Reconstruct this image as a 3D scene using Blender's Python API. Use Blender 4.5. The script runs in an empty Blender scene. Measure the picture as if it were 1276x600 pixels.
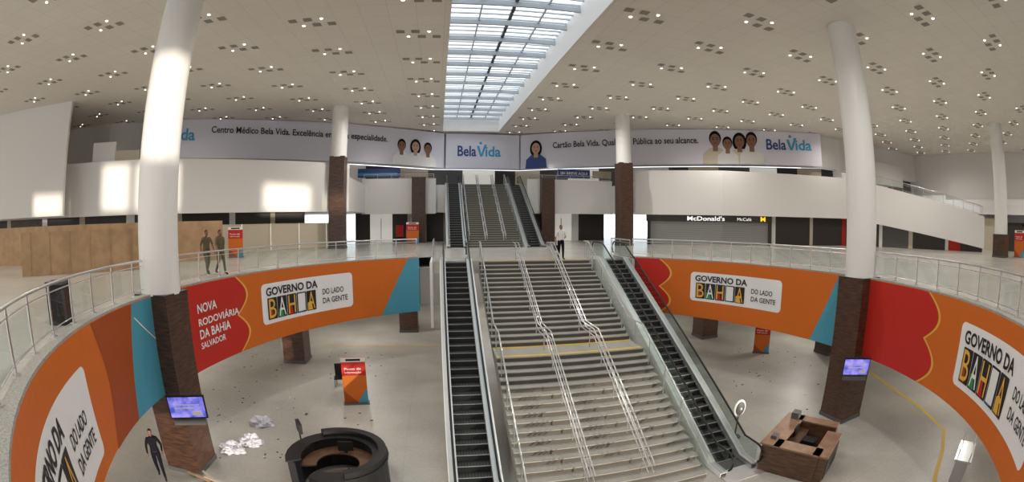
import bpy, bmesh, math, random
from mathutils import Vector, Matrix, noise
random.seed(4)
sc=bpy.context.scene
try: sc.view_settings.view_transform='Standard'
except Exception as e: print(e)
COL=bpy.context.collection
# ------------------------------------------------------------------ materials
def mat(name,col,rough=.6,metal=0,spec=None,noise_s=None,noise_a=.15,emit=0,bump=0,alpha=None):
    m=bpy.data.materials.new(name);m.use_nodes=True;nt=m.node_tree;b=nt.nodes['Principled BSDF']
    c=(col[0],col[1],col[2],1)
    b.inputs['Base Color'].default_value=c;b.inputs['Roughness'].default_value=rough;b.inputs['Metallic'].default_value=metal
    if spec is not None: b.inputs['Specular IOR Level'].default_value=spec
    if emit: b.inputs['Emission Color'].default_value=c;b.inputs['Emission Strength'].default_value=emit
    if noise_s:
        tc=nt.nodes.new('ShaderNodeTexCoord');n=nt.nodes.new('ShaderNodeTexNoise');n.inputs['Scale'].default_value=noise_s;n.inputs['Detail'].default_value=4
        r=nt.nodes.new('ShaderNodeValToRGB')
        r.color_ramp.elements[0].position=.35;r.color_ramp.elements[1].position=.65
        r.color_ramp.elements[0].color=tuple(max(0,x*(1-noise_a)) for x in col)+(1,)
        r.color_ramp.elements[1].color=tuple(min(1,x*(1+noise_a)) for x in col)+(1,)
        nt.links.new(tc.outputs['Object'],n.inputs['Vector']);nt.links.new(n.outputs['Fac'],r.inputs[0]);nt.links.new(r.outputs[0],b.inputs['Base Color'])
        if bump:
            bp=nt.nodes.new('ShaderNodeBump');bp.inputs['Strength'].default_value=bump;nt.links.new(n.outputs['Fac'],bp.inputs['Height']);nt.links.new(bp.outputs[0],b.inputs['Normal'])
    return m
def glassmat(name,tint=(.8,.9,.9),amt=.12):
    m=bpy.data.materials.new(name);m.use_nodes=True;nt=m.node_tree;nt.nodes.clear()
    o=nt.nodes.new('ShaderNodeOutputMaterial');t=nt.nodes.new('ShaderNodeBsdfTransparent');g=nt.nodes.new('ShaderNodeBsdfGlossy');x=nt.nodes.new('ShaderNodeMixShader')
    t.inputs[0].default_value=tint+(1,);g.inputs['Roughness'].default_value=.03;x.inputs[0].default_value=amt
    nt.links.new(t.outputs[0],x.inputs[1]);nt.links.new(g.outputs[0],x.inputs[2]);nt.links.new(x.outputs[0],o.inputs[0]);return m
def tilemat(name,c1,c2,mortar,size,rough,ms=.01,speck=0):
    m=bpy.data.materials.new(name);m.use_nodes=True;nt=m.node_tree;b=nt.nodes['Principled BSDF'];b.inputs['Roughness'].default_value=rough
    tc=nt.nodes.new('ShaderNodeTexCoord');br=nt.nodes.new('ShaderNodeTexBrick');br.offset=0
    br.inputs['Scale'].default_value=1/size;br.inputs['Brick Width'].default_value=1;br.inputs['Row Height'].default_value=1;br.inputs['Mortar Size'].default_value=ms
    br.inputs['Color1'].default_value=c1+(1,);br.inputs['Color2'].default_value=c2+(1,);br.inputs['Mortar'].default_value=mortar+(1,)
    nt.links.new(tc.outputs['Object'],br.inputs['Vector'])
    n=nt.nodes.new('ShaderNodeTexNoise');n.inputs['Scale'].default_value=9;n.inputs['Detail'].default_value=8;n.inputs['Roughness'].default_value=.8
    n2=nt.nodes.new('ShaderNodeTexNoise');n2.inputs['Scale'].default_value=.35;n2.inputs['Detail'].default_value=3
    nt.links.new(tc.outputs['Object'],n.inputs['Vector']);nt.links.new(tc.outputs['Object'],n2.inputs['Vector'])
    ad=nt.nodes.new('ShaderNodeMath');ad.operation='ADD';nt.links.new(n.outputs['Fac'],ad.inputs[0]);nt.links.new(n2.outputs['Fac'],ad.inputs[1])
    mr=nt.nodes.new('ShaderNodeMapRange');mr.inputs['From Min'].default_value=.6;mr.inputs['From Max'].default_value=1.4;mr.inputs['To Min'].default_value=1-speck;mr.inputs['To Max'].default_value=1+speck
    nt.links.new(ad.outputs[0],mr.inputs['Value'])
    mx=nt.nodes.new('ShaderNodeVectorMath');mx.operation='MULTIPLY';nt.links.new(br.outputs['Color'],mx.inputs[0]);nt.links.new(mr.outputs[0],mx.inputs[1])
    nt.links.new(mx.outputs[0],b.inputs['Base Color']);return m
def screenmat(name):
    m=bpy.data.materials.new(name);m.use_nodes=True;nt=m.node_tree;b=nt.nodes['Principled BSDF'];b.inputs['Roughness'].default_value=.2
    tc=nt.nodes.new('ShaderNodeTexCoord');n=nt.nodes.new('ShaderNodeTexNoise');n.inputs['Scale'].default_value=3
    r=nt.nodes.new('ShaderNodeValToRGB');r.color_ramp.elements[0].position=.35;r.color_ramp.elements[1].position=.65
    r.color_ramp.elements[0].color=(.05,.08,.5,1);r.color_ramp.elements[1].color=(.35,.3,.85,1)
    nt.links.new(tc.outputs['Object'],n.inputs['Vector']);nt.links.new(n.outputs['Fac'],r.inputs[0]);nt.links.new(r.outputs[0],b.inputs['Base Color']);nt.links.new(r.outputs[0],b.inputs['Emission Color']);b.inputs['Emission Strength'].default_value=.8;return m
def woodmat(name,c1,c2):
    m=bpy.data.materials.new(name);m.use_nodes=True;nt=m.node_tree;b=nt.nodes['Principled BSDF'];b.inputs['Roughness'].default_value=.4
    tc=nt.nodes.new('ShaderNodeTexCoord');mp=nt.nodes.new('ShaderNodeMapping');mp.inputs['Scale'].default_value=(2,2,14)
    n=nt.nodes.new('ShaderNodeTexNoise');n.inputs['Scale'].default_value=1.2;n.inputs['Detail'].default_value=6
    r=nt.nodes.new('ShaderNodeValToRGB');r.color_ramp.elements[0].position=.35;r.color_ramp.elements[1].position=.7
    r.color_ramp.elements[0].color=c1+(1,);r.color_ramp.elements[1].color=c2+(1,)
    nt.links.new(tc.outputs['Object'],mp.inputs[0]);nt.links.new(mp.outputs[0],n.inputs['Vector']);nt.links.new(n.outputs['Fac'],r.inputs[0]);nt.links.new(r.outputs[0],b.inputs['Base Color']);return m
M={}
M['white']=mat('white_paint',(.82,.805,.785),.55)
M['colwhite']=mat('column_white',(.84,.83,.81),.45)
M['panelwhite']=mat('panel_white',(.86,.86,.87),.5)
M['banner']=mat('banner_vinyl',(.75,.74,.84),.5)
M['ceil']=tilemat('ceiling_tiles',(.82,.775,.70),(.80,.755,.68),(.69,.65,.585),1.2,.8,.012,.02)
M['floor']=tilemat('granite_floor',(.52,.50,.46),(.50,.48,.44),(.42,.40,.37),1.2,.22,.008,.16)
M['curb']=mat('granite_curb',(.36,.35,.32),.4,noise_s=30,noise_a=.3)
M['lowfloor']=tilemat('concrete_floor',(.41,.40,.355),(.395,.385,.34),(.34,.33,.30),1.5,.45,.006,.32)
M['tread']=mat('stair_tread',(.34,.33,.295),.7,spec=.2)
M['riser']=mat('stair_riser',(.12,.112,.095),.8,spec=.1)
M['yellow']=mat('yellow_paint',(.66,.45,.06),.6)
M['steel']=mat('stainless_steel',(.70,.70,.70),.28,1)
M['alu']=mat('brushed_aluminium',(.55,.55,.55),.4,.7)
M['glass']=glassmat('balustrade_glass',(.86,.92,.91),.10)
M['dglass']=glassmat('escalator_glass',(.66,.75,.75),.12)
M['black']=mat('black_plastic',(.012,.012,.013),.5,spec=.3)
M['estep']=mat('escalator_step',(.085,.085,.08),.5,.5)
M['eriser']=mat('escalator_riser',(.025,.025,.025),.5,.4)
M['brown']=woodmat('brown_cladding',(.040,.018,.011),(.115,.055,.032))
M['orange']=mat('orange_vinyl',(.64,.15,.018),.5,spec=.3)
M['dorange']=mat('deep_orange_vinyl',(.38,.075,.015),.5,spec=.3)
M['red']=mat('red_vinyl',(.53,.025,.016),.5,spec=.3)
M['blue']=mat('blue_vinyl',(.08,.33,.45),.5,spec=.3)
M['yl']=mat('yellow_line_vinyl',(.80,.45,.07),.45)
M['ink']=mat('black_ink',(.015,.015,.017),.5)
M['navy']=mat('navy_ink',(.03,.07,.25),.5)
M['cyan']=mat('cyan_ink',(.05,.35,.62),.5)
M['green']=mat('green_ink',(.03,.30,.10),.5)
M['txt']=mat('white_ink',(.85,.85,.85),.5)
M['sign']=mat('glowing_sign_text',(.95,.95,.95),.5,emit=.7)  # glow added to brighten lettering that sits in poor light
M['dark']=mat('dark_shop_interior',(.035,.028,.024),.5)
M['dgrey']=mat('dark_grey_panel',(.09,.09,.09),.5)
M['shutter']=mat('grey_shutter',(.34,.34,.33),.5,.3)
M['cream']=mat('cream_panel',(.60,.52,.40),.6)
M['ply']=mat('plywood',(.43,.27,.145),.6,noise_s=2,noise_a=.12)
M['vent']=mat('ceiling_vent_grey',(.30,.275,.235),.8)
M['lamp']=mat('downlight_glow',(1,.96,.88),.5,emit=4)
M['litshop']=mat('lit_shop',(.8,.78,.72),.5,emit=.35)
M['mull']=mat('skylight_frame',(.42,.46,.50),.5)
M['mulld']=mat('skylight_dark_frame',(.06,.07,.08),.5)
M['screen']=screenmat('tv_screen')
M['skin']=mat('skin_brown',(.24,.12,.07),.5)
M['skinl']=mat('skin_light',(.55,.33,.23),.5)
M['hair']=mat('hair_black',(.012,.01,.01),.8,spec=.1)
M['wshirt']=mat('white_shirt',(.72,.72,.70),.8)
M['dshirt']=mat('dark_shirt',(.014,.014,.017),.9,spec=.05)
M['khaki']=mat('khaki_uniform',(.13,.105,.065),.9,spec=.1)
M['pants']=mat('dark_trousers',(.012,.012,.017),.9,spec=.05)
M['shoe']=mat('black_shoe',(.012,.012,.012),.5)
M['eye']=mat('eye_white',(.8,.8,.8),.3)
M['cloth']=mat('white_plastic_sheet',(.62,.63,.69),.5)
M['wood']=woodmat('counter_wood',(.075,.036,.02),(.15,.08,.045))
M['woodl']=woodmat('counter_top_wood',(.22,.125,.07),(.33,.20,.115))
M['lwall']=mat('lower_wall_grey',(.33,.32,.30),.7)
M['hole']=mat('dark_shadow_gap',(.01,.01,.01),.9)
M['gold']=mat('yellow_sign',(.9,.6,.05),.5,emit=.8)
# ------------------------------------------------------------------ mesh builder
class MB:
    def __init__(s,name): s.n=name;s.v=[];s.f=[];s.mi=[];s.sm=[];s.mats=[]
    def m(s,k):
        if k not in s.mats: s.mats.append(k)
        return s.mats.index(k)
    def add(s,vs,fs,k,smooth=False):
        o=len(s.v);s.v+=[tuple(v) for v in vs];i=s.m(k) if isinstance(k,str) else None
        for j,f in enumerate(fs):
            s.f.append(tuple(o+a for a in f));s.mi.append(i if i is not None else s.m(k[j]));s.sm.append(smooth)
    def quad(s,pts,k): s.add(pts,[tuple(range(len(pts)))],k)
    def box(s,c,d,k,rz=0,rx=0):
        R=Matrix.Rotation(rz,3,'Z')@Matrix.Rotation(rx,3,'X');c=Vector(c);vs=[]
        for x in(-.5,.5):
            for y in(-.5,.5):
                for z in(-.5,.5): vs.append(c+R@Vector((x*d[0],y*d[1],z*d[2])))
        s.add(vs,[(0,1,3,2),(4,6,7,5),(0,4,5,1),(2,3,7,6),(0,2,6,4),(1,5,7,3)],k)
    def prism(s,poly,z0,z1,k,kt=None):
        n=len(poly);vs=[(p[0],p[1],z0) for p in poly]+[(p[0],p[1],z1) for p in poly]
        fs=[(i,(i+1)%n,n+(i+1)%n,n+i) for i in range(n)];s.add(vs,fs,k)
        s.add(vs[n:],[tuple(range(n))],kt or k);s.add(vs[:n],[tuple(range(n-1,-1,-1))],k)
    def prismx(s,prof,x0,x1,k,closed=True):   # profile in (y,z) extruded along x
        n=len(prof);vs=[(x0,p[0],p[1]) for p in prof]+[(x1,p[0],p[1]) for p in prof]
        s.add(vs,[(i,(i+1)%n,n+(i+1)%n,n+i) for i in range(n)]+[tuple(range(n)),tuple(range(2*n-1,n-1,-1))],k)
    def tube(s,pts,r,k,seg=8,closed=False,r2=None):
        pts=[Vector(p) for p in pts];n=len(pts);vs=[];up=Vector((0,0,1))
        for i,p in enumerate(pts):
            a=pts[i-1] if (i>0 or closed) else p;b=pts[(i+1)%n] if (i<n-1 or closed) else p
            d=(b-a).normalized();u=d.cross(up)
            if u.length<1e-3: u=Vector((1,0,0))
            u.normalize();w=u.cross(d);rr=r if r2 is None else r+(r2-r)*i/(n-1)
            for j in range(seg):
                t=2*math.pi*j/seg;vs.append(p+u*math.cos(t)*rr+w*math.sin(t)*rr)
        fs=[]
        for i in range(n if closed else n-1):
            for j in range(seg):
                a=i*seg+j;b=i*seg+(j+1)%seg;c=((i+1)%n)*seg+(j+1)%seg;d=((i+1)%n)*seg+j;fs.append((a,b,c,d))
        s.add(vs,fs,k,True)
        if not closed: s.add(vs[:seg],[tuple(range(seg))],k);s.add(vs[-seg:],[tuple(range(seg))],k)
    def ell(s,c,r,k,u=16,v=10,fn=None,smooth=True):
        vs=[];c=Vector(c)
        for i in range(v+1):
            ph=math.pi*i/v
            for j in range(u):
                th=2*math.pi*j/u;d=Vector((math.sin(ph)*math.cos(th),math.sin(ph)*math.sin(th),math.cos(ph)))
                q=Vector((d.x*r[0],d.y*r[1],d.z*r[2]))
                if fn: q=fn(q,d)
                vs.append(c+q)
        fs=[(i*u+j,i*u+(j+1)%u,(i+1)*u+(j+1)%u,(i+1)*u+j) for i in range(v) for j in range(u)]
        s.add(vs,fs,k,smooth)
    def build(s,merge=False):
        me=bpy.data.meshes.new(s.n);me.from_pydata(s.v,[],s.f)
        for k in s.mats: me.materials.append(M[k])
        me.polygons.foreach_set('material_index',s.mi);me.polygons.foreach_set('use_smooth',s.sm)
        me.validate();me.update();o=bpy.data.objects.new(s.n,me);COL.objects.link(o);return o
# ------------------------------------------------------------------ paths
class Path:
    def __init__(s,pts,off=0):
        s.p=[Vector((a[0],a[1])) for a in pts];s.c=[-off]
        for a,b in zip(s.p,s.p[1:]): s.c.append(s.c[-1]+(b-a).length)
    def at(s,q,o=0,z=0):
        i=0
        while i<len(s.c)-2 and q>s.c[i+1]: i+=1
        a,b=s.p[i],s.p[i+1];t=(q-s.c[i])/(s.c[i+1]-s.c[i]);d=(b-a).normalized()
        # smoothed normal
        def nd(j):
            j=max(0,min(len(s.p)-1,j));u=s.p[max(0,j-1)];w=s.p[min(len(s.p)-1,j+1)];return (w-u).normalized()
        if s.smooth: d=(nd(i)*(1-t)+nd(i+1)*t).normalized()
        p=a+(b-a)*t;return Vector((p.x+d.y*o,p.y-d.x*o,z))
    smooth=False
ring_pts=[];rs0=0
for i in range(-180,181):
    t=math.radians(i);b=15.0 if math.cos(t)>0 else 13.3
    ring_pts.append((3.5+12.6*math.sin(t),12.5+b*math.cos(t)))
off=sum(math.hypot(b[0]-a[0],b[1]-a[1]) for a,b in zip(ring_pts[:180],ring_pts[1:181]))
RING=Path(ring_pts,off);RING.smooth=True
def poly_on(mb,path,poly,k,o=0,ds=.35):
    bm=bmesh.new();vs=[bm.verts.new((p[0],p[1],0)) for p in poly];bm.faces.new(vs)
    x0=min(p[0] for p in poly);x1=max(p[0] for p in poly);n=int((x1-x0)/ds)
    cuts=[x0+(i+1)*(x1-x0)/(n+1) for i in range(n)]
    for c in path.c:
        if not path.smooth and x0<c<x1: cuts.append(c)
    for x in cuts:
        bmesh.ops.bisect_plane(bm,geom=bm.verts[:]+bm.edges[:]+bm.faces[:],plane_co=(x,0,0),plane_no=(1,0,0))
    bmesh.ops.triangulate(bm,faces=bm.faces[:])
    bm.verts.index_update();mb.add([path.at(v.co.x,o,v.co.y) for v in bm.verts],[tuple(v.index for v in f.verts) for f in bm.faces],k);bm.free()
def rrect(x0,x1,z0,z1,r,n=6):
    o=[]
    for cx,cz,a in((x1-r,z1-r,0),(x0+r,z1-r,90),(x0+r,z0+r,180),(x1-r,z0+r,270)):
        for i in range(n+1):
            t=math.radians(a+90*i/n);o.append((cx+r*math.cos(t),cz+r*math.sin(t)))
    return o
def text_geo(body,bold=0):
    c=bpy.data.curves.new('tmp','FONT');c.body=body;c.size=1;c.offset=bold;c.resolution_u=3
    o=bpy.data.objects.new('tmp',c);COL.objects.link(o);bpy.context.view_layer.update()
    me=bpy.data.meshes.new_from_object(o.evaluated_get(bpy.context.evaluated_depsgraph_get()))
    v=[(a.co.x,a.co.y) for a in me.vertices];f=[tuple(p.vertices) for p in me.polygons]
    bpy.data.objects.remove(o);bpy.data.curves.remove(c);bpy.data.meshes.remove(me);return v,f
def text_fit(body,x0,x1,z0,z1,bold=0):
    v,f=text_geo(body,bold);a=min(p[0] for p in v);b=max(p[0] for p in v);c=min(p[1] for p in v);d=max(p[1] for p in v)
    return [(x0+(p[0]-a)/(b-a)*(x1-x0),z0+(p[1]-c)/(d-c)*(z1-z0)) for p in v],f
def text_on(mb,path,body,x0,x1,z0,z1,k,o=.03,bold=.02):
    v,f=text_fit(body,x0,x1,z0,z1,bold);mb.add([path.at(a,o,b) for a,b in v],f,k)
def strip_wall(mb,path,s0,s1,z0,z1,k,o=0,th=0,ds=.5,kt=None):
    qs=[s0]+sorted(c for c in path.c if s0+1e-4<c<s1-1e-4)+[s1]
    if path.smooth:
        n=max(1,int((s1-s0)/ds));qs=[s0+(s1-s0)*i/n for i in range(n+1)]
    zz0=z0 if callable(z0) else (lambda q:z0);zz1=z1 if callable(z1) else (lambda q:z1)
    for a,b in zip(qs,qs[1:]):
        P=[path.at(a,o,zz0(a)),path.at(b,o,zz0(b)),path.at(b,o,zz1(b)),path.at(a,o,zz1(a))]
        if not th: mb.quad(P,k);continue
        Q=[path.at(a,o-th,zz0(a)),path.at(b,o-th,zz0(b)),path.at(b,o-th,zz1(b)),path.at(a,o-th,zz1(a))]
        mb.add(P+Q,[(0,1,2,3),(7,6,5,4),(0,4,5,1),(1,5,6,2),(3,7,4,0)],k);mb.quad([P[3],P[2],Q[2],Q[3]],kt or k)
def rail(name,path,s0,s1,z=0,h=1.05,o=0,sp=1.25,glass=True):
    mb=MB(name);n=max(1,round((s1-s0)/sp))
    zf=z if callable(z) else (lambda q:z)
    N=max(2,int((s1-s0)/.4))
    qs=[s0+(s1-s0)*i/N for i in range(N+1)]
    mb.tube([path.at(q,o,zf(q)+h) for q in qs],.034,'steel')
    mb.tube([path.at(q,o,zf(q)+h-.16) for q in qs],.014,'steel',6)
    mb.tube([path.at(q,o,zf(q)+.14) for q in qs],.014,'steel',6)
    for i in range(n+1):
        q=s0+(s1-s0)*i/n;a=path.at(q,o,zf(q));mb.tube([a,a+Vector((0,0,h))],.026,'steel',8)
        mb.box((a.x,a.y,a.z+.012),(.14,.14,.02),'steel')
    if glass:
        for i in range(n):
            a=s0+(s1-s0)*(i+.06)/n;b=s0+(s1-s0)*(i+.94)/n
            mb.quad([path.at(a,o,zf(a)+.16),path.at(b,o,zf(b)+.16),path.at(b,o,zf(b)+h-.2),path.at(a,o,zf(a)+h-.2)],'glass')
    return mb.build()
# ------------------------------------------------------------------ shell
def cz(y): return 10.22+.036*y
XL,XR,YN,YF=-46,58,-20,56
SX0,SX1,SYN,SYF=.25,6.4,-8,49.5
mb=MB('ceiling')
def cq(x0,x1,y0,y1,k='ceil'): mb.quad([(x0,y0,cz(y0)),(x0,y1,cz(y1)),(x1,y1,cz(y1)),(x1,y0,cz(y0))],k)
cq(XL,SX0,YN,YF);cq(SX1,XR,YN,YF);cq(SX0,SX1,YN,SYN);cq(SX0,SX1,SYF,YF);mb.build()
SH=1.7
mb=MB('skylight')
for x,sgn in((SX0,-1),(SX1,1)):
    for xx in (x,x+sgn*.12): mb.quad([(xx,SYN,cz(SYN)-.02),(xx,SYF,cz(SYF)-.02),(xx,SYF,cz(SYF)+SH),(xx,SYN,cz(SYN)+SH)],'white')
for y in(SYN,SYF): mb.quad([(SX0,y,cz(y)),(SX1,y,cz(y)),(SX1,y,cz(y)+SH),(SX0,y,cz(y)+SH)],'white')
y=SYN
i=0
while y<SYF:
    z=cz(y)+SH-.1;mb.box(((SX0+SX1)/2,y,z),(SX1-SX0,.08,.10),'mull')
    if i%4==0: mb.box(((SX0+SX1)/2,y,z-.25),(SX1-SX0,.12,.28),'mull')
    y+=.62;i+=1
for x,w,k in((1.75,.07,'mull'),(3.3,.16,'mulld'),(4.85,.07,'mull')):
    n=60
    for j in range(n):
        y0=SYN+(SYF-SYN)*j/n;y1=y0+(SYF-SYN)/n*(.8 if k=='mulld' else 1)
        mb.box((x,(y0+y1)/2,cz((y0+y1)/2)+SH-.2),(w,y1-y0,.12),k)
mb.build()
# ceiling downlights / vents
mb=MB('ceiling_vents');ml=MB('ceiling_downlights')
r=0;x=-43.5
while x<57:
    y=-7+(2.1 if r%2 else 0)
    while y<53:
        for dx,dy in((-.85,-.33),(-.14,-.33),(.14,.33),(.85,.33)):
            X,Y=x+dx,y+dy;a=.195
            if not(SX0-.25<X<SX1+.25):
                mb.quad([(X-a,Y-a,cz(Y-a)-.012),(X+a,Y-a,cz(Y-a)-.012),(X+a,Y+a,cz(Y+a)-.012),(X-a,Y+a,cz(Y+a)-.012)],'vent')
        for dx,dy in((.5,-.33),(-.5,.33)):
            X,Y=x+dx,y+dy
            if not(SX0-.3<X<SX1+.3):
                a=.07;z=cz(Y)-.02;ml.add([(X+a*math.cos(t*math.pi/4),Y+a*math.sin(t*math.pi/4),z) for t in range(8)],[tuple(range(8))],'lamp')
        y+=4.2
    x+=4.7;r+=1
mb.build();ml.build()
# upper floor with elliptical opening
bm=MB('floor');N=len(ring_pts)-1
def outer(p):
    d=Vector((p[0]-3.5,p[1]-12.5));k=1e9
    for lim,c in((XL-3.5,d.x),(XR-3.5,d.x),(YN-12.5,d.y),(YF-12.5,d.y)):
        if abs(c)>1e-6 and lim/c>0: k=min(k,lim/c)
    return (3.5+d.x*k,12.5+d.y*k)
for i in range(N):
    a,b=ring_pts[i],ring_pts[i+1];A,B=outer(a),outer(b)
    for z,fl in((0,1),(-.6,0)):
        P=[(a[0],a[1],z),(b[0],b[1],z),(B[0],B[1],z),(A[0],A[1],z)]
        bm.quad(P if fl else P[::-1],'floor' if fl else 'white')
bm.box((5.1,25.6,-.3),(11.0,4.0,.612),'floor');bm.build()
cb=MB('balcony_curb');strip_wall(cb,RING,-48,-4.95,0,.06,'curb',0.02,.3);strip_wall(cb,RING,8.15,48,0,.06,'curb',.02,.3);cb.build()
mb=MB('floor_lower_level');mb.quad([(XL,YN,-6),(XR,YN,-6),(XR,46,-6),(XL,46,-6)],'lowfloor');mb.build()
mb=MB('wall_lower_back')
for x0,x1,k in((-46,-20,'lwall'),(-20,-16,'dgrey'),(-16,-6,'lwall'),(-6,-2,'dark'),(-2,12,'lwall'),(12,17,'dark'),(17,26,'lwall'),(26,32,'dgrey'),(32,58,'lwall')):
    mb.box(((x0+x1)/2,44.5,-3.3),(x1-x0,.3,5.4),k)
mb.build()
mb=MB('wall_lower_left');mb.box((-32,10,-3.3),(.3,70,5.4),'lwall');mb.build()
mb=MB('wall_lower_right');mb.box((40,10,-3.3),(.3,70,5.4),'lwall');mb.build()
mb=MB('wall_right');mb.box((XR+.15,18,5),(.3,76,14.5),'white');mb.build()
mb=MB('wall_left');mb.box((XL-.15,18,5),(.3,76,14.5),'white');mb.build()
# unseen wall added behind the viewer; openings placed to shape the sun patches
mb=MB('wall_sun_blocker')
ops=[(1,5,5.4,6.9),(9,12.3,5.9,9.2),(12.8,17.5,5.9,9.2),(26,31,6,8),(32.6,34.8,6,7.5)]
x=-6
for a,b,c,d in ops:
    mb.box(((x+a)/2,YN,4.5),(a-x,.3,11),'white')
    mb.box(((a+b)/2,YN,(c-1)/2),(b-a,.3,c+1),'white');mb.box(((a+b)/2,YN,(d+10.2)/2),(b-a,.3,10.2-d),'white');x=b
mb.box(((x+XR)/2,YN,4.5),(XR-x,.3,11),'white');mb.build()
# ------------------------------------------------------------------ ring fascia graphics
def wave(x,z0,z1,amp,n,ph=0):
    return [(x+amp*abs(math.sin(math.pi*(i/40*n+ph))),z0+(z1-z0)*i/40) for i in range(41)]
def gov_panel(mb,s0,s1,z0,z1):
    poly_on(mb,RING,rrect(s0,s1,z0,z1,.22),'panelwhite',.025)
    w=s1-s0;h=z1-z0
    text_on(mb,RING,'GOVERNO DA',s0+.05*w,s0+.62*w,z1-.31*h,z1-.10*h,'ink',.04,.03)
    xs=s0+.06*w;cw=.54*w/5
    blk=['dorange','green','red','cyan','yl']
    for i,ch in enumerate('BAHIA'):
        a=xs+i*cw;poly_on(mb,RING,rrect(a-.0*w,a+cw-.004*w,z0+.10*h,z1-.36*h,.04),'ink',.035)
        poly_on(mb,RING,[(a+.01*w,z0+.12*h),(a+cw*.6,z0+.12*h),(a+cw*.45,z0+.36*h),(a+.01*w,z0+.32*h)],blk[i],.042)
        text_on(mb,RING,ch,a+.012*w,a+cw-.018*w,z0+.14*h,z1-.39*h,'txt' if i%2 else 'yl',.05,.0)
    text_on(mb,RING,'DO LADO',s0+.67*w,s0+.90*w,z0+.47*h,z0+.63*h,'ink',.04,.012)
    text_on(mb,RING,'DA GENTE',s0+.67*w,s0+.94*w,z0+.22*h,z0+.38*h,'ink',.04,.012)
FB=-3.12
mb=MB('balcony_banner')
strip_wall(mb,RING,-48,-4.9,FB,.0,'orange',0.02,.18);strip_wall(mb,RING,8.15,48,FB,.0,'orange',.02,.18)
# left near
poly_on(mb,RING,[(-27.0,-.02)]+[(-26.6+.55*math.sin(i/12*math.pi),-.02+(FB)*i/12) for i in range(13)]+[(-24.6,FB),(-23.9,-.02)],'dorange',.03)
poly_on(mb,RING,[(-23.9,-.02),(-24.7,FB),(-21.3,FB),(-21.3,-.02)],'blue',.032)
poly_on(mb,RING,[(-23.8,-.4),(-23.83,-.43),(-21.3,-2.28),(-21.3,-2.25)],'txt',.037)
gov_panel(mb,-33.6,-27.5,-2.75,-.7)
# left far
poly_on(mb,RING,[(-21,-.02)]+wave(-17.0,-.02,FB,.7,2,.0)+[(-21,FB)],'yl',.026)
poly_on(mb,RING,[(-21,-.02)]+wave(-17.12,-.02,FB,.7,2,.0)+[(-21,FB)],'red',.03)
for i,(t,w) in enumerate((('NOVA',1.3),('RODOVIÁRIA',2.75),('DA BAHIA',2.1),('SALVADOR',1.7))):
    hh=.34 if i<3 else .24;zt=-.72-i*.47;text_on(mb,RING,t,-19.75,-19.75+w,zt-hh,zt,'txt',.045,.018)
gov_panel(mb,-15.4,-9.25,-2.35,-.55)
poly_on(mb,RING,[(-5.6,-.02),(-7.4,FB),(-4.9,FB),(-4.9,-.02)],'blue',.03)
# right far
poly_on(mb,RING,[(8.15,-.02)]+wave(10.1,-.02,FB,.7,2)+[(8.15,FB)],'yl',.026)
poly_on(mb,RING,[(8.15,-.02)]+wave(9.98,-.02,FB,.7,2)+[(8.15,FB)],'red',.03)
gov_panel(mb,12.0,17.8,-2.2,-.62)
poly_on(mb,RING,[(21.3,-.02),(19.8,FB),(22.4,FB),(22.4,-.02)],'blue',.03)
# right near
poly_on(mb,RING,[(22.4,-.02)]+wave(27.0,-.02,FB,.8,2)+[(22.4,FB)],'yl',.026)
poly_on(mb,RING,[(22.4,-.02)]+wave(26.87,-.02,FB,.8,2)+[(22.4,FB)],'red',.03)
gov_panel(mb,29.2,35.3,-2.45,-.55)
mb.build()
rail('balcony_railing',RING,-46,-21.9,.06,1.0,-.3);rail('balcony_railing',RING,-20.3,-4.9,.06,1.0,-.3)
rail('balcony_railing',RING,8.2,21.7,.06,1.0,-.3);rail('balcony_railing',RING,23.2,46,.06,1.0,-.3)
rail('landing_railing',Path([(-.35,23.7),(-.35,27.2)]),.0,3.5);rail('landing_railing',Path([(10.5,23.7),(10.5,26.6)]),.0,2.9)
mb=MB('landing_side_cladding')
for x in(-.46,10.66): mb.box((x,25.3,-1.55),(.12,3.6,3.1),'white')
mb.box((-.46,23.4,-1.7),(.14,.5,3.4),'white')
mb.build()
# ------------------------------------------------------------------ columns
def column(x,y,zb,zc,wb=1.35,r=.7,zl=None):
    mb=MB('column')
    if zl is not None: mb.box((x,y,(zb+zl)/2),(wb,wb,zb-zl),'brown');mb.box((x,y,zl+.08),(wb+.06,wb+.06,.16),'dgrey')
    mb.tube([(x,y,zb-.02),(x,y,cz(y)-.02)],r,'colwhite',40);mb.box((x,y,zb+.0),(wb,wb,.05),'dgrey');mb.build()
column(-9.1,12.3,0.02,None,1.4,.72,-6);column(16.1,11.7,.02,None,1.4,.70,-6)
column(-8.3,36.2,7.3,None,1.25,.68,0);column(15.9,37.2,7.2,None,1.25,.68,0)
column(-33,36.5,7.0,None,1.4,.68,5.8);column(41,33.5,7.1,None,1.3,.6,5.8)
column(41,12,1.8,None,1.4,.7,0)
for x,y in((-2.1,45.4),(10.9,45.4)):
    mb=MB('brown_pillar');mb.box((x,y,3.2),(1.35,.9,6.4),'brown');mb.box((x,y,6.42),(1.45,1.0,.06),'dgrey');mb.build()
for x,y in((-8.75,25.4),(-2.4,33.4),(18.2,27.0),(23.4,19.2),(-20,20),(30,27)):
    mb=MB('lower_pillar');mb.box((x,y,-3.3),(1.35,1.35,5.4),'brown');mb.box((x,y,-5.9),(1.42,1.42,.16),'dgrey');mb.build()
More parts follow.
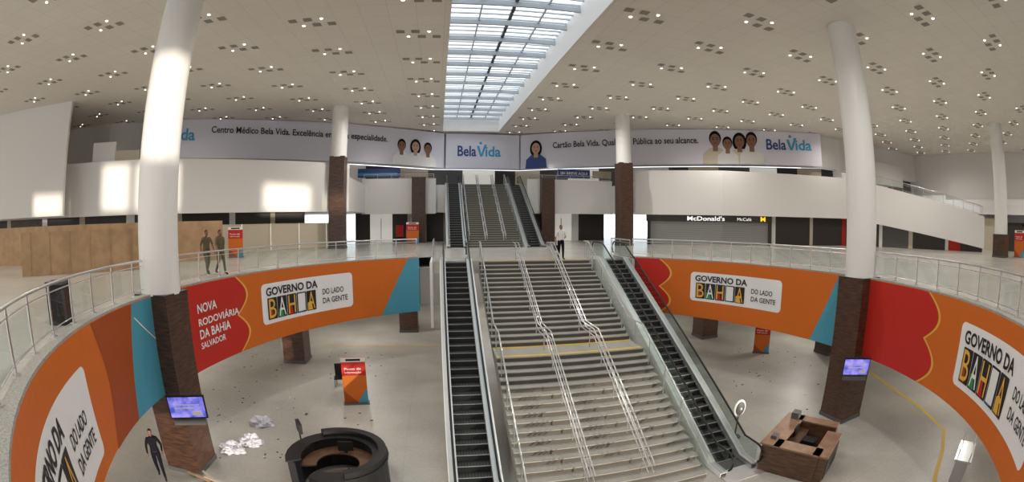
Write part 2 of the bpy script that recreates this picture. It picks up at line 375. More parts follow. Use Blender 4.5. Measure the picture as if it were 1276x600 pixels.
# ------------------------------------------------------------------ stairs
def stairs(name,x0,x1,yt,flights,railx,sidex,landing=1.3):
    """yt: y of the top edge; goes down toward -y. flights: list of (n,rise,tread)"""
    mb=MB(name);prof=[];y,z=yt,flights[0][3];y0=y;pts=[];land=[]
    up=[(y,z)]
    for fi,(n,ri,tr,_) in enumerate(flights):
        for i in range(n):
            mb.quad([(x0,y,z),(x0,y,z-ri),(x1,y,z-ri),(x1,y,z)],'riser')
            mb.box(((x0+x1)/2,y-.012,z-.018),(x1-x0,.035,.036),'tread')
            up.append((y,z-ri));z-=ri
            last=i==n-1
            d=tr if not last else (landing if fi<len(flights)-1 else 0)
            if d:
                mb.quad([(x0,y,z),(x1,y,z),(x1,y-d,z),(x0,y-d,z)],'tread')
                if last: land.append((y,y-d,z))
                y-=d;up.append((y,z))
    # side stringers & soffit
    prof=up+[(up[-1][0]+.4,up[-1][1]),(up[0][0],up[0][1]-.75)]
    for xx in(x0,x1):
        mb.add([(xx,p[0],p[1]) for p in prof],[tuple(range(len(prof)))],'tread')
    for a,b,z in land:
        for yy in(a-.16,b+.16): mb.box(((x0+x1)/2,yy,z+.004),(x1-x0-.1,.16,.008),'yellow')
    mb.build()
    # nosing line for rails
    L=[];y,z=yt,flights[0][3];L.append((y+.7,z));L.append((y,z))
    for fi,(n,ri,tr,_) in enumerate(flights):
        y-=tr*(n-1);z-=ri*n;L.append((y,z))
        if fi<len(flights)-1: y-=landing;L.append((y,z))
    def seg_pts(h): return [(a,b+h) for a,b in L]
    k=0
    for rx in railx:
        mb=MB('stair_handrail')
        for dx in(-.09,.09):
            mb.tube([(rx+dx,a,b) for a,b in seg_pts(.95)],.026,'steel');mb.tube([(rx+dx,a,b) for a,b in seg_pts(.68)],.02,'steel')
        for (a,za),(b,zb_) in zip(L,L[1:]):
            n=max(1,int(abs(a-b)/1.3))
            for i in range(n):
                t=(i+.5)/n;yy=a+(b-a)*t;zz=za+(zb_-za)*t;mb.tube([(rx,yy,zz-.02),(rx,yy,zz+.8)],.022,'steel');mb.box((rx,yy,zz+.8),(.2,.03,.03),'steel')
        mb.build()
    for rx in sidex:
        mb=MB('stair_balustrade')
        mb.tube([(rx,a,b) for a,b in seg_pts(1.0)],.032,'steel')
        for (a,za),(b,zb_) in zip(L,L[1:]):
            n=max(1,int(abs(a-b)/1.3))
            for i in range(n):
                t=(i+.5)/n;yy=a+(b-a)*t;zz=za+(zb_-za)*t;mb.tube([(rx,yy,zz-.1),(rx,yy,zz+1.0)],.024,'steel')
            mb.quad([(rx,a,za+.08),(rx,b,zb_+.08),(rx,b,zb_+.9),(rx,a,za+.9)],'glass')
        mb.build()
stairs('staircase',2.02,8.0,23.5,[(17,3/17,.355,0),(17,3/17,.355,0)],(4.0,5.9),(2.1,7.92),1.5)
stairs('staircase',2.3,6.6,45.9,[(32,5.8/32,.315,5.8)],(3.7,5.2),(2.36,6.54))
mb=MB('trim_landing');mb.box((5,23.75,.018),(5.9,.14,.012),'yellow');mb.build()
# ------------------------------------------------------------------ escalators
def escalator(xc,yt,zt,zb,w=1.05,slope=math.radians(30)):
    mb=MB('escalator');T=math.tan(slope);yb=yt-(zt-zb)/T;x0,x1=xc-w/2,xc+w/2
    # step profile
    n=round((zt-zb)/.2);ri=(zt-zb)/n;tr=ri/T;y,z=yt,zt
    mb.quad([(x0,yt,zt),(x1,yt,zt),(x1,yt+.8,zt),(x0,yt+.8,zt)],'estep')
    for i in range(n):
        mb.quad([(x0,y,z),(x0,y,z-ri),(x1,y,z-ri),(x1,y,z)],'eriser');z-=ri
        mb.quad([(x0,y,z),(x1,y,z),(x1,y-tr,z),(x0,y-tr,z)],'estep')
        mb.box((xc,y-tr+.012,z+.004),(w,.03,.012),'alu')
        for j in range(11):
            gx=x0+w*(j+.5)/11;mb.quad([(gx-.012,y-.001,z+.006),(gx+.012,y-.001,z+.006),(gx+.012,y-tr+.03,z+.006),(gx-.012,y-tr+.03,z+.006)],'eriser')
        y-=tr
    mb.quad([(x0,yb,zb+.01),(x1,yb,zb+.01),(x1,yb-.8,zb+.01),(x0,yb-.8,zb+.01)],'estep')
    mb.box((xc,yt+1.3,zt+.018),(w+.5,1.1,.024),'alu');mb.box((xc,yb-1.0,zb+.012),(w+.5,.8,.024),'alu')
    L=[(yt+1.5,zt),(yt+.1,zt),(yb-.1,zb),(yb-.9,zb)]
    def ext(h0,h1,xa,xb,k,LL=L):
        prof=[(a,b+h1) for a,b in LL]+[(a,b+h0) for a,b in reversed(LL)];mb.prismx(prof,xa,xb,k)
    for sg in(-1,1):
        xi=xc+sg*w/2;xa=xi+sg*.02
        ext(-.1,.14,min(xi,xa),max(xi,xa),'alu')                       # skirt
        xa,xb=xi+sg*.0,xi+sg*.26;ext(.12,.17,min(xa,xb),max(xa,xb),'alu')   # deck
        xo=xi+sg*.26;ext(-.75,.16,min(xo,xo+sg*.03),max(xo,xo+sg*.03),'white')  # outer cladding
        xg=xi+sg*.10
        mb.add([(xg,a,b+.16) for a,b in L]+[(xg,a,b+.88) for a,b in L],[(i,i+1,i+5,i+4) for i in range(3)],'dglass')
        # handrail loop with rounded ends
        pts=[(xg,a,b+.93) for a,b in L]
        def arc(cy,czz,s): return [(xg,cy+s*.33*math.sin(t*math.pi/6),czz+.33*math.cos(t*math.pi/6)) for t in range(1,6)]
        top=arc(yt+1.5,zt+.60,1);bot=arc(yb-.9,zb+.60,-1)
        loop=list(reversed(top))+pts+bot
        mb.tube(loop,.038,'black',8);
    ext(-.95,-.75,xc-w/2-.29,xc+w/2+.29,'white');ext(-.75,-.3,xc-w/2-.0,xc+w/2,'dgrey')
    mb.build()
escalator(.8,22.9,0,-6,slope=math.radians(27.3));escalator(9.2,22.9,0,-6,slope=math.radians(27.3))
escalator(1.35,46.2,5.8,0);escalator(7.6,46.2,5.8,0)
# ------------------------------------------------------------------ mezzanine
poly=[(XL,20.4),(-40,20.4),(-28,25.6),(-20.8,28.2),(-15.3,31.9),(-7.6,37.1),(-7.6,46.6),(17.9,46.6),(17.9,39.1),(25.1,34.9),(39.9,30.5),(XR,30.5),(XR,YF),(XL,YF)]
mb=MB('mezzanine_slab');mb.prism(poly,3.0,5.8,'white','floor');mb.build()
PL=Path([(-40,20.4),(-28,25.6),(-20.8,28.2),(-15.3,31.9),(-7.6,37.1)]);PR=Path([(17.9,39.1),(25.1,34.9),(39.9,30.5),(47,16)])
RC=Path([(-9,46),(19,46)])
LPL=PL.c[-1]
mb=MB('mezzanine_parapet')
strip_wall(mb,PL,0,LPL,2.92,6.85,'white',.2,.25);strip_wall(mb,PR,0,PR.c[2],2.75,6.85,'white',.2,.25)
strip_wall(mb,RC,1.0,8.6,2.85,6.4,'white',.1,.25);strip_wall(mb,RC,17.9,27.2,2.85,6.4,'white',.1,.25)
c2=PR.c[2];c3=PR.c[3]
strip_wall(mb,PR,c2,c3,lambda q:2.75-(q-c2)/(c3-c2)*2.4,lambda q:6.85-(q-c2)/(c3-c2)*3.5,'white',.2,.25)
mb.build()
rail('mezzanine_railing',PR,c2+.1,c3-.2,lambda q:6.85-(q-c2)/(c3-c2)*3.5,.9,0)
rail('mezzanine_railing',RC,1.2,8.4,6.35,.5,0.0,1.5);rail('mezzanine_railing',RC,18,27,6.35,.5,0,1.5)
mb=MB('wall_left_block')
BL=Path([(-41,19.0),(-27.4,23.2)])
strip_wall(mb,BL,0,BL.c[1],3.0,11.2,'white',0,.3)
strip_wall(mb,BL,3.4,5.4,6.7,8.1,'hole',.02)
BL2=Path([(-27.2,26.4),(-20.5,29.2)]);strip_wall(mb,BL2,0,2.2,6.8,8.4,'white',0,.2);strip_wall(mb,BL2,2.2,4.4,6.8,7.7,'cream',0,.2);mb.build()
# back wall & shops on mezzanine
BAN=Path([(-30,31.5),(-27,33.5),(-8.5,44.5),(.3,50.5),(8.8,51),(19,44),(37,32)])
mb=MB('wall_back')
BW=Path([(XL,30),(-31,32.4),(-28,34.5),(-9.5,45.5),(-.5,51.7),(9.2,52.2),(20,45.2),(38,33.2),(XR,31.5)])
strip_wall(mb,BW,0,BW.c[-1],8.0,lambda q:cz(BW.at(q).y)+.05,'white',0,.3)
strip_wall(mb,BW,0,BW.c[-1],5.8,8.0,'dgrey',-.9,.2)
mb.build()
mb=MB('mezzanine_shopfront')
q=1
ks=['cream','dark','litshop','dgrey','white','dark','cream','dgrey','litshop','dark']
i=0
while q<BW.c[-1]-6:
    w=random.uniform(2,4.2);strip_wall(mb,BW,q,q+w,5.8,7.9,ks[i%10],-.6,.1);q+=w;i+=1
mb.build()
mb=MB('shop_sign');
mb.box((-6.5,46.9,7.1),(4.8,.1,.9),'navy');mb.box((-6.5,46.84,6.95),(4.2,.02,.3),'cyan');mb.box((14.2,46.9,7.15),(3.6,.1,.95),'navy')
v,f=text_fit('EM BREVE AQUI',12.7,15.7,7.0,7.35,.02);mb.add([(a,46.83,b) for a,b in v],f,'txt')
mb.box((17.4,46.9,7.15),(2.2,.1,.8),'cream');mb.build()
# ------------------------------------------------------------------ long banner
mb=MB('advertising_banner')
def bt(q): return min(11.45+.012*q if q<40 else 11.9-.012*(q-44),cz(BAN.at(q).y)-.06)
strip_wall(mb,BAN,3.5,35.9,7.95,bt,'banner',.1,.1);strip_wall(mb,BAN,36.1,44.5,7.95,bt,'banner',.12,.1);strip_wall(mb,BAN,44.7,78,7.95,bt,'banner',.1,.1)
def logo(q0,q1,z0,z1):
    w=q1-q0;text_on(mb,BAN,'Bela',q0,q0+.43*w,z0,z1,'navy',.16,.02)
    poly_on(mb,BAN,[(q0+.44*w,z1),(q0+.50*w,z1),(q0+.545*w,z0+.25*(z1-z0)),(q0+.62*w,z1+.15*(z1-z0)),(q0+.67*w,z1+.15*(z1-z0)),(q0+.57*w,z0),(q0+.52*w,z0)],'cyan',.16)
    c=(q0+.53*w,z1+.28*(z1-z0));r=.09*(z1-z0)+.05;poly_on(mb,BAN,[(c[0]+r*math.cos(t*.5236),c[1]+r*math.sin(t*.5236)) for t in range(12)],'cyan',.16)
    text_on(mb,BAN,'ida',q0+.64*w,q1,z0,z1,'cyan',.16,.02)
logo(4.0,8.8,9.5,10.6);logo(37.4,42.3,9.3,10.5);logo(71.8,76.9,9.5,10.6)
text_on(mb,BAN,'Centro Médico Bela Vida. Excelência em cada especialidade.',10.4,28.7,10.05,10.85,'ink',.15,.018)
text_on(mb,BAN,'Cartão Bela Vida. Qualidade Pública ao seu alcance.',48.6,64.5,10.0,10.8,'ink',.15,.018)
bl=0
def bust(q,z0,s,coat,skin,female=False):
    global bl
    B=.15+bl*.012;bl=(bl+1)%4
    e=lambda cx,cy,rx,ry,k,o:poly_on(mb,BAN,[(q+cx*s+rx*s*math.cos(t*.349),z0+cy*s+ry*s*math.sin(t*.349)) for t in range(18)],k,o)
    e(0,1.52 if not female else 1.38,.37 if not female else .46,.45 if not female else .60,'hair',B)
    poly_on(mb,BAN,[(q-.80*s,z0),(q-.74*s,z0+.62*s),(q-.34*s,z0+.95*s),(q+.34*s,z0+.95*s),(q+.74*s,z0+.62*s),(q+.80*s,z0)],coat,B+.002)
    poly_on(mb,BAN,[(q-.16*s,z0+.75*s),(q-.15*s,z0+1.2*s),(q+.15*s,z0+1.2*s),(q+.16*s,z0+.75*s)],skin,B+.004)
    e(0,1.40,.31,.39,skin,B+.006)
    for a in(-.12,.12): e(a,1.46,.045,.025,'hair',B+.008);e(a,1.55,.07,.018,'hair',B+.008)
    e(0,1.22,.10,.028,'red',B+.008)
for i,(q,s,c,k,fm) in enumerate(((30.4,1.4,'txt','skin',False),(33.7,1.35,'txt','skin',False),(32.1,1.45,'txt','skinl',True))): bust(q,7.97,s,c,k,fm)
bust(46.6,7.97,1.6,'navy','skinl',True)
for i,(q,s,c,k,fm) in enumerate(((66.3,1.75,'cream','skin',False),(68.9,1.65,'cream','skin',True),(67.6,1.45,'wshirt','skin',False),(70.2,1.7,'wshirt','skin',False))): bust(q,7.97,s,c,k,fm)
mb.build()
# ------------------------------------------------------------------ ground shops
mb=MB('shopfront_left')
q=.5;seq=[('dark',3.5),('cream',.5),('brown',4),('white',.6),('dark',3.6),('cream',.5),('dark',4.2),('white',.8),('dark',4),('cream',.5),('dark',4),('white',.5),('dark',3),('cream',.4),('dark',2.6)]
for k,w in seq:
    w=min(w,LPL-q-.1)
    if w>0: strip_wall(mb,PL,q,q+w,0,2.98,k,-1.2,.15)
    q+=w
mb.build()
mb=MB('hoarding_cream');strip_wall(mb,PL,18,LPL-1.4,0,2.05,'cream',-.3,.06)  # cream colour takes the place of warm sunlight on these panels
q=18
while q<LPL-1.5: mb.box(tuple(PL.at(q,-.22,1.03)),(.06,.06,2.06),'litshop');q+=2.4  # posts given a faint glow, no lamp there
mb.build()
mb=MB('hoarding_plywood');HP=Path([(-20.4,13.8),(-13.6,20.4)]);strip_wall(mb,HP,0,HP.c[-1],0,2.0,'ply',0,.05)
q=.6
while q<HP.c[-1]: mb.box(tuple(HP.at(q,.02,1.0)),(.05,.05,1.99),'ply',.6);q+=1.22
HP2=Path([(-30,17.5),(-20.5,19.5),(-13.2,25)]);strip_wall(mb,HP2,0,HP2.c[-1],0,2.3,'ply',0,.05)
mb.build()
mb=MB('fast_food_shopfront')
strip_wall(mb,PR,1.0,13.6,2.15,2.75,'dark',.0,.3);strip_wall(mb,PR,1.4,13.3,0,2.15,'shutter',-.25,.1)
for i in range(16): strip_wall(mb,PR,1.4,13.3,.08+i*.13,.1+i*.13,'dgrey',-.235)
for q in(1.1,13.3): strip_wall(mb,PR,q,q+.3,0,2.2,'dark',-.05,.3)
text_on(mb,PR,"McDonald's",4.9,8.5,2.24,2.66,'sign',.04,.02);text_on(mb,PR,"McCafé",9.8,11.3,2.28,2.56,'sign',.04,.0)
text_on(mb,PR,"M",12.3,12.85,2.24,2.68,'gold',.04,.03);mb.build()
mb=MB('shopfront_right')
q=13.7
for k,w in(('white',.7),('dark',4.2),('cream',.4),('dark',4.0),('red',.5),('dark',3.5),('white',.4),('dgrey',3.2),('cream',.5),('dark',4),('white',.4),('red',1.5),('dark',3)):
    w=min(w,c3-q-.1)
    if w>0: strip_wall(mb,PR,q,q+w,0,2.98 if q<c2 else max(.6,2.7-(q-c2)/(c3-c2)*1.8),k,-.8,.15)
    q+=w
mb.build()
mb=MB('shopfront_center')
for x0,x1,k in((-9,-7.4,'dark'),(-7.4,-5,'litshop'),(-5,-3.4,'dark'),(-3.4,-1.4,'cream'),(-1.4,.4,'dark'),(.4,8.6,'lwall'),(8.6,11.8,'dark'),(11.8,14.2,'litshop'),(14.2,15,'white'),(15,18,'dark')):
    mb.box(((x0+x1)/2,48,1.49),(x1-x0,.2,2.98),k)
for x in(-6.2,13,-3): mb.box((x,47.8,1.2),(.1,.1,2.4),'white')
mb.build()
mb=MB('fire_hydrant_cabinet');mb.box((-4.2,47.7,1.1),(.8,.3,1.2),'red');mb.build()
# right distant walls
mb=MB('wall_right_block');mb.box((50,33,8.2),(8,3,2.6),'white')
for i,(y,k,h) in enumerate(((27,'white',6),(23,'dgrey',3),(19,'cream',3.4),(15,'dark',3),(11,'brown',2.6),(7,'dark',3),(3,'white',4),(-1,'dgrey',3))):
    mb.box((56.5,y,h/2),(2,3.9,h),k)
mb.box((56,13,4.6),(2.6,36,1.6),'white');mb.build()
# ------------------------------------------------------------------ TVs
def tv(x,y,z,rz,tilt=.12,S=1):
    mb=MB('wall_television');R=Matrix.Rotation(rz,3,'Z')
    c=Vector((x,y,z));mb.box(c,(1.18*S,.07,.70*S),'black',rz,tilt)
    f=R@Vector((0,-.045,0));mb.box(c+f,(1.10*S,.01,.62*S),'screen',rz,tilt)
    for i,(w,h,px,pz) in enumerate(((.5,.05,-.15,.2),(.8,.03,0,.08),(.6,.03,-.08,-.02),(.3,.12,.3,-.17))):
        mb.box(c+R@Vector((px*S,-.056,pz*S)),(w*S,.02,h*S),'txt',rz,tilt)
    mb.box(c+R@Vector((0,.2,0)),(.12,.4,.12),'black',rz);mb.box(c+R@Vector((0,.06,-.46*S)),(1.0*S,.2,.16),'dgrey',rz);mb.build()
tv(-8.0,11.3,-3.28,math.radians(22),.12,1.12);tv(15.35,10.75,-3.4,math.radians(-38),.1,1.05)
# ------------------------------------------------------------------ totems
def totem(x,y,z,rz,h=2.0,w=1.05):
    mb=MB('standing_banner');R=Matrix.Rotation(rz,3,'Z');B=Vector((x,y,z))
    mb.box(B+Vector((0,0,h/2)),(w,.08,h),'orange',rz);mb.box(B+Vector((0,0,.02)),(w+.1,.45,.04),'dgrey',rz)
    def P(pts,k,o): mb.quad([B+R@Vector((a*w,-o,b*h)) for a,b in pts],k)
    P([(-.5,.62),(.5,.62),(.5,.9),(-.5,.9)],'red',.045);P([(-.3,.93),(.3,.93),(.3,.975),(-.3,.975)],'ink',.045)
    P([(-.5,.02),(.1,.02),(-.5,.30)],'dorange',.045);P([(.5,.02),(.5,.34),(.05,.02)],'blue',.045);P([(-.5,.91),(.5,.91),(.5,1),(-.5,1)],'txt',.044)
    for t,zz in(('Posto de',.74),('Informação',.66)):
        v,f=text_fit(t,-.38*w,.3*w,zz*h,(zz+.05)*h,.01);mb.add([B+R@Vector((a,-.05,b)) for a,b in v],f,'txt')
    mb.build()
totem(-4.0,19.2,-6,math.radians(10),2.2,1.1);totem(19.3,21.7,-6,math.radians(-40),1.9)
totem(-13.2,26.9,0,math.radians(25),1.9,1.0);totem(-2.6,43.5,0,0,2.0,1.2)
totem(34.5,24.0,0,math.radians(-50),2.2,1.1);totem(43.5,10.5,0,math.radians(-70),2.2,1.1)
# ------------------------------------------------------------------ kiosks
def arcwall(mb,cx,cy,r0,r1,a0,a1,z0,z1,k,kt=None,n=24):
    for i in range(n):
        a=math.radians(a0+(a1-a0)*i/n);b=math.radians(a0+(a1-a0)*(i+1)/n)
        p=[(cx+r1*math.cos(a),cy+r1*math.sin(a)),(cx+r1*math.cos(b),cy+r1*math.sin(b)),(cx+r0*math.cos(b),cy+r0*math.sin(b)),(cx+r0*math.cos(a),cy+r0*math.sin(a))]
        mb.prism(p,z0,z1,k,kt)
mb=MB('information_desk');cx,cy=-3.45,12.35
arcwall(mb,cx,cy,1.2,1.6,-110,205,-6,-4.95,'black');arcwall(mb,cx,cy,1.15,1.66,-110,205,-4.95,-4.9,'black')
arcwall(mb,cx,cy,.7,1.2,-100,195,-5.3,-5.25,'wood');arcwall(mb,cx,cy,1.35,1.6,-70,120,-4.9,-4.72,'black');mb.prism([(cx+.7*math.cos(t*.5236),cy+.7*math.sin(t*.5236)) for t in range(12)],-5.99,-5.9,'woodl')
mb.tube([(-4.75,12.9,-4.9),(-4.75,12.9,-4.3)],.03,'black');mb.box((-4.72,12.85,-4.25),(.12,.5,.34),'black',.5);mb.box((-3.3,13.1,-5.0),(.5,.06,.34),'black',.1);mb.box((-3.3,13.12,-5.2),(.1,.1,.12),'black')
mb.build()
mb=MB('information_desk');cx,cy=11.75,9.75;ra=math.radians(28);R=Matrix.Rotation(ra,3,'Z')
def kb(x,y,z,dx,dy,dz,k):
    p=R@Vector((x,y,0));mb.box((cx+p.x,cy+p.y,z),(dx,dy,dz),k,ra)
kb(0,1.05,-5.5,2.9,.5,1.0,'wood');kb(0,1.0,-4.97,3.0,.75,.06,'woodl')
kb(-1.25,0,-5.5,.4,1.7,1.0,'wood');kb(-1.2,0,-4.97,.6,1.75,.06,'woodl')
kb(1.25,0,-5.5,.4,1.7,1.0,'wood');kb(1.25,0,-4.97,.5,1.75,.06,'woodl')
kb(-.45,-.95,-5.5,1.9,.4,1.0,'wood');kb(-.45,-.9,-4.97,2.05,.6,.06,'woodl')
kb(0,.5,-5.28,2.2,.5,.05,'wood');kb(-.75,-.15,-5.28,.5,1.1,.05,'wood');kb(-.45,-1.17,-5.5,1.7,.03,.7,'black');kb(0,0,-5.98,2.2,1.8,.03,'hole')
kb(.3,.6,-5.05,.5,.05,.32,'black');kb(.3,.0,-5.62,.5,.5,.7,'black');kb(1.15,.95,-4.82,.4,.3,.24,'dgrey');kb(-.9,1.05,-4.88,.3,.22,.12,'dgrey')
mb.build()
mb=MB('oval_top_stand');x,y=10.6,12.7  # unidentified oval-topped object, modelled as a fan
mb.ell((x,y,-5.96),(.25,.25,.04),'dgrey');mb.tube([(x,y,-5.95),(x,y,-4.9)],.03,'dgrey');mb.ell((x,y-.02,-4.75),(.30,.06,.36),'txt');mb.ell((x,y-.06,-4.75),(.22,.05,.28),'dgrey');mb.ell((x,y-.1,-4.75),(.06,.05,.06),'txt');mb.build()
mb=MB('ticket_counter');x,y=15.9,4.5
mb.box((x,y,-5.6),(1.6,.6,.8),'alu',.3);mb.box((x,y,-5.17),(1.7,.75,.06),'steel',.3)
for a in(-.75,.75):
    for b in(-.28,.28): mb.tube([(x+a,y+b+a*.3,-6),(x+a,y+b+a*.3,-4.8)],.025,'steel')
mb.quad([(x-.75,y-.25,-5.1),(x+.75,y+.2,-5.1),(x+.75,y+.2,-4.8),(x-.75,y-.25,-4.8)],'glass');mb.build()
mb=MB('folded_chair');x,y=-5.2,21.4
mb.box((x,y,-5.55),(.6,.5,.06),'black',.2);mb.box((x,y+.25,-5.2),(.6,.06,.65),'black',.2)
for a in(-.25,.25):
    for b in(-.2,.2): mb.tube([(x+a,y+b,-6),(x+a,y+b,-5.55)],.02,'dgrey')
mb.build()
mb=MB('trash_bin');x,y=-9.0,7.3
mb.box((x,y,.45),(.5,.5,.9),'black',.4);mb.box((x,y,.93),(.54,.54,.06),'dgrey',.4);mb.tube([(x,y,.95),(x,y,.97)],.16,'hole',16);mb.build()
# debris
def crumple(x,y,s,sd):
    mb=MB('crumpled_sheet')
    def fn(q,d):
        n=noise.noise(d*1.9+Vector((sd,0,0)))*.6+noise.noise(d*5+Vector((0,sd,0)))*.35;q=q*(1+n);q.z=max(q.z,-.04);return q
    mb.ell((x,y,-5.95),(.55*s,.42*s,.3*s),'cloth',40,24,fn,False);mb.build()
crumple(-8.0,13.7,.85,1.3);crumple(-7.5,14.5,.8,4.1);crumple(-7.7,16.3,.85,7.7)
mb=MB('scrap_planks')
for i in range(6): mb.box((-7.9+random.uniform(-.5,1.1),11.3+random.uniform(-.3,.3),-5.96+.025*i),(1.1,.1,.03),'cream' if i%2 else 'ply',random.uniform(-.6,.6))
mb.build()
mb=MB('floor_rubble')
for i in range(140):
    a=random.uniform(-12,-3);b=random.uniform(13,28);s=random.uniform(.03,.08);mb.box((a,b,-5.99),(s,s*random.uniform(.6,2),.02),'cloth' if i%3==0 else 'dgrey',random.uniform(0,3))
for i in range(60):
    a=random.uniform(13,22);b=random.uniform(12,24);s=random.uniform(.03,.08);mb.box((a,b,-5.99),(s,s*1.5,.02),'cloth' if i%3==0 else 'dgrey',random.uniform(0,3))
mb.build()
mb=MB('floor_marking')
def yl(pts,w=.14):
    pp=Path(pts);pp.smooth=True
    for a,b in zip(pp.c,pp.c[1:]): mb.quad([pp.at(a,w/2,-5.992),pp.at(b,w/2,-5.992),pp.at(b,-w/2,-5.992),pp.at(a,-w/2,-5.992)],'yellow')
yl([(23,15.5),(21.5,12.4),(20.2,9.2),(18.8,6.9),(17,6),(15,5.2),(13,4.2)],.2);yl([(-8,29),(0,29)]);yl([(12,29),(26,29)]);mb.build()
# ------------------------------------------------------------------ people
def person(x,y,z,rz,shirt,pants,skin='skin',h=1.75,larm=None,rarm=None,lleg=None,rleg=None,sleeve='long',bag=False,look=0):
    S=h/1.75
    la=larm or[(.27,.02,1.16),(.29,-.06,.90)];ra=rarm or[(-.27,.02,1.16),(-.29,-.06,.90)]
    ll=lleg or[(.11,0,.50),(.12,.02,.09)];rl=rleg or[(-.11,0,.50),(-.12,.02,.09)]
    J=[(0,0,.97),(0,.01,1.14),(0,.0,1.33),(0,0,1.46),(0,-.005,1.56),
       (.18,0,1.43),la[0],la[1],(-.18,0,1.43),ra[0],ra[1],
       (.10,0,.90),ll[0],ll[1],(ll[1][0]+.01,ll[1][1]-.19,ll[1][2]-.055),
       (-.10,0,.90),rl[0],rl[1],(rl[1][0]-.01,rl[1][1]-.19,rl[1][2]-.055)]
    Rr=[(.155,.11),(.14,.10),(.165,.115),(.10,.08),(.055,.055),(.075,.07),(.048,.048),(.032,.032),(.075,.07),(.048,.048),(.032,.032),
        (.10,.10),(.068,.068),(.048,.048),(.04,.035),(.10,.10),(.068,.068),(.048,.048),(.04,.035)]
    E=[(0,1,'s'),(1,2,'s'),(2,3,'s'),(3,4,'k'),(2,5,'s'),(5,6,'s'),(6,7,'f'),(2,8,'s'),(8,9,'s'),(9,10,'f'),
       (0,11,'p'),(11,12,'p'),(12,13,'p'),(13,14,'o'),(0,15,'p'),(15,16,'p'),(16,17,'p'),(17,18,'o')]
    me=bpy.data.meshes.new('tmpb');me.from_pydata(J,[(a,b) for a,b,_ in E],[]);ob=bpy.data.objects.new('tmpb',me);COL.objects.link(ob)
    md=ob.modifiers.new('s','SKIN');md.use_smooth_shade=True
    for i,r in enumerate(Rr): me.skin_vertices[0].data[i].radius=r
    for i in range(len(J)): me.skin_vertices[0].data[i].use_root=(i==0)
    ob.modifiers.new('ss','SUBSURF').levels=2;ob.modifiers['ss'].render_levels=2
    bpy.context.view_layer.update();m2=bpy.data.meshes.new_from_object(ob.evaluated_get(bpy.context.evaluated_depsgraph_get()))
    km={'s':shirt,'k':skin,'f':shirt if sleeve=='long' else skin,'p':pants,'o':'shoe'}
    def lab(c):
        best=None
        for a,b,l in E:
            A,B=Vector(J[a]),Vector(J[b]);t=max(0,min(1,(c-A).dot(B-A)/(B-A).length_squared));d=(c-(A+(B-A)*t)).length-Rr[a][0]*(1-t)-Rr[b][0]*t
            if best is None or d<best[0]: best=(d,l,t)
        return best
    mb=MB('person');vs=[v.co.copy() for v in m2.vertices];fs=[];ks=[]
    for p in m2.polygons:
        c=sum((vs[i] for i in p.vertices),Vector())/len(p.vertices);d,l,t=lab(c);k=km[l]
        if l=='s' and c.z<.99: k=pants
        if l=='k' and c.z<1.475: k=shirt
        if l=='f' and t>.93: k=skin
        fs.append(tuple(p.vertices));ks.append(k)
    mb.add(vs,fs,ks,True)
    bpy.data.objects.remove(ob);bpy.data.meshes.remove(m2);bpy.data.meshes.remove(me)
    # head
    hc=Vector((0,-.02,1.645));
    def hf(q,d):
        if d.z<0: q.x*=1-.22*(-d.z);q.y*=1-.1*(-d.z)
        if d.y<-.4 and d.z<-.3: q.y-=.01
        return q
    mb.ell(hc,(.075,.095,.115),skin,20,14,hf)
    mb.ell(hc+Vector((0,.012,.022)),(.081,.098,.108),'hair',20,12,lambda q,d:Vector((q.x,q.y if d.y>-.25 or d.z>.62 else q.y*.7,max(q.z,-.045 if d.y>0 else .03))))
    mb.ell(hc+Vector((0,-.098,-.012)),(.013,.018,.022),skin,8,6)
    for a in(-1,1):
        mb.ell(hc+Vector((a*.03,-.084,.008)),(.012,.008,.007),'eye',8,6);mb.ell(hc+Vector((a*.03,-.091,.008)),(.005,.004,.005),'hair',6,4)
        mb.ell(hc+Vector((a*.076,.005,-.005)),(.01,.018,.028),skin,8,6);mb.ell(hc+Vector((a*.03,-.088,.026)),(.016,.005,.004),'hair',6,4)
    mb.ell(hc+Vector((0,-.086,-.052)),(.022,.008,.007),'red',8,4)
    # hands
    for arm,sg in((la,1),(ra,-1)):
        e,w=Vector(arm[0]),Vector(arm[1]);d=(w-e).normalized();si=Vector((0,-1,0));si=(si-d*si.dot(d)).normalized();nn=d.cross(si)
        mb.tube([w-d*.01,w+d*.03,w+d*.075,w+d*.09],.030,skin,10,r2=.036)
        for j,(o,L) in enumerate(((-.03,.055),(-.01,.068),(.01,.072),(.03,.064))):
            b=w+d*.085+si*(-o);c1=b+d*L*.55+nn*sg*-.006;c2=c1+d*L*.4+nn*sg*-.02;mb.tube([b,c1,c2],.0095,skin,6,r2=.007)
        b=w+d*.03+si*.028;mb.tube([b,b+d*.03+si*.022,b+d*.06+si*.024],.011,skin,6,r2=.008)
    # belt
    mb.tube([(.135*math.cos(t*.3927),.098*math.sin(t*.3927),1.0) for t in range(16)],.014,'shoe',6,True)
    if bag:
        w=Vector(ra[1]);mb.box((w.x-.02,w.y,w.z-.28),(.10,.30,.26),'shoe');mb.tube([(w.x-.02,w.y-.1,w.z-.16),(w.x-.02,w.y,w.z-.07),(w.x-.02,w.y+.1,w.z-.16)],.01,'shoe',6)
    R=Matrix.Rotation(rz,3,'Z');mb.v=[tuple(R@(Vector(v)*S)) for v in mb.v]
    o=mb.build();o.location=(x,y,z);return o
walkA=dict(lleg=[(.10,-.14,.52),(.11,-.20,.09)],rleg=[(-.10,-.02,.50),(-.11,.24,.12)])
walkB=dict(lleg=[(.10,.0,.50),(.11,.22,.12)],rleg=[(-.10,-.14,.52),(-.11,-.20,.09)])
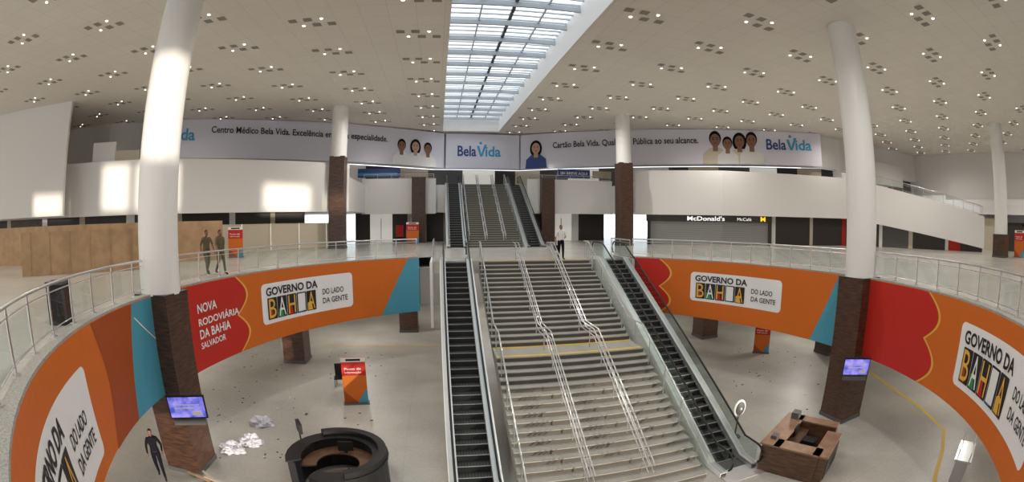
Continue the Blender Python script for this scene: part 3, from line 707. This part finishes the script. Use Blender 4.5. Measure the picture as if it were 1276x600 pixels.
person(-9.5,17.7,0,math.radians(60),'khaki','khaki','skin',1.84,sleeve='short',larm=[(.26,.1,1.18),(.27,.12,.92)],rarm=[(-.26,-.1,1.17),(-.26,-.24,.95)],**walkA)
person(-10.25,17.75,0,math.radians(60),'khaki','khaki','skin',1.84,sleeve='short',larm=[(.26,-.1,1.18),(.27,-.2,.95)],rarm=[(-.26,.08,1.17),(-.26,.05,.9)],**walkB)
person(6.5,23.95,0,math.radians(10),'wshirt','pants','skin',1.86,sleeve='short',larm=[(.27,-.02,1.17),(.12,-.24,1.14)],rarm=[(-.28,.03,1.16),(-.30,-.05,.90)],bag=True,lleg=[(.12,-.02,.50),(.13,.0,.09)],rleg=[(-.13,-.06,.5),(-.15,-.02,.09)])
person(-9.75,11.0,-6,math.radians(35),'dshirt','pants','skin',1.8,larm=[(.29,.04,1.17),(.27,-.16,1.0)],rarm=[(-.28,.06,1.16),(-.30,.0,.9)],**walkA)
person(-22.6,12.6,0,math.radians(90),'wshirt','pants','skin',1.72);person(-23.6,13.4,0,math.radians(-60),'dshirt','pants','skinl',1.7,**walkB)
# ------------------------------------------------------------------ lights
w=bpy.data.worlds.new('World');sc.world=w;w.use_nodes=True;bg=w.node_tree.nodes['Background'];bg.inputs[0].default_value=(.88,.94,1,1);bg.inputs[1].default_value=1.9
def light(t,name,loc,e,col=(1,.95,.88),**k):
    l=bpy.data.lights.new(name,t);l.energy=e;l.color=col
    for a,b in k.items(): setattr(l,a,b)
    o=bpy.data.objects.new(name,l);o.location=loc;COL.objects.link(o);return o
for x,y in[(-28,8),(-16,4),(-16,20),(-20,30.5),(-4,6),(-4,20),(-4,34),(12,6),(12,20),(12,34),(24,4),(24,20),(24,33),(38,4),(38,20),(36,29),(50,8),(50,24)]:
    light('SPOT','ceiling_spotlight',(x,y,cz(y)-.1),(750 if (x,y)==(-20,30.5) or (x,y)==(36,29) else 1900),spot_size=math.radians(165),spot_blend=1,shadow_soft_size=.05)
for x,y in((-16,22),(-16,8),(-6,31),(14,33),(24,22),(24,8),(4,39)): light('POINT','lower_fill_light',(x,y,-1.2),430,shadow_soft_size=.08)  # unseen fill lamps added under the slab to brighten the lower level
for x,y in((0,48.6),(12,48.4),(-6,44)): light('POINT','shop_lamp',(x,y,7.3),35,shadow_soft_size=.05)
s=light('SUN','sun',(20,-40,20),4.2,(1,.89,.74),angle=math.radians(.9));s.rotation_euler=Vector((-.6,.8,-.045)).to_track_quat('-Z','Y').to_euler()
# ------------------------------------------------------------------ camera
cam=bpy.data.cameras.new('camera');cam.type='PANO';cam.sensor_width=36;cam.sensor_fit='HORIZONTAL'
cam.panorama_type='FISHEYE_EQUISOLID';cam.fisheye_lens=570*36/1276;cam.fisheye_fov=math.radians(175)
co=bpy.data.objects.new('camera',cam);co.location=(0,0,2.09);co.rotation_euler=(math.radians(90-2.5),0,math.radians(-9.06));COL.objects.link(co);sc.camera=co
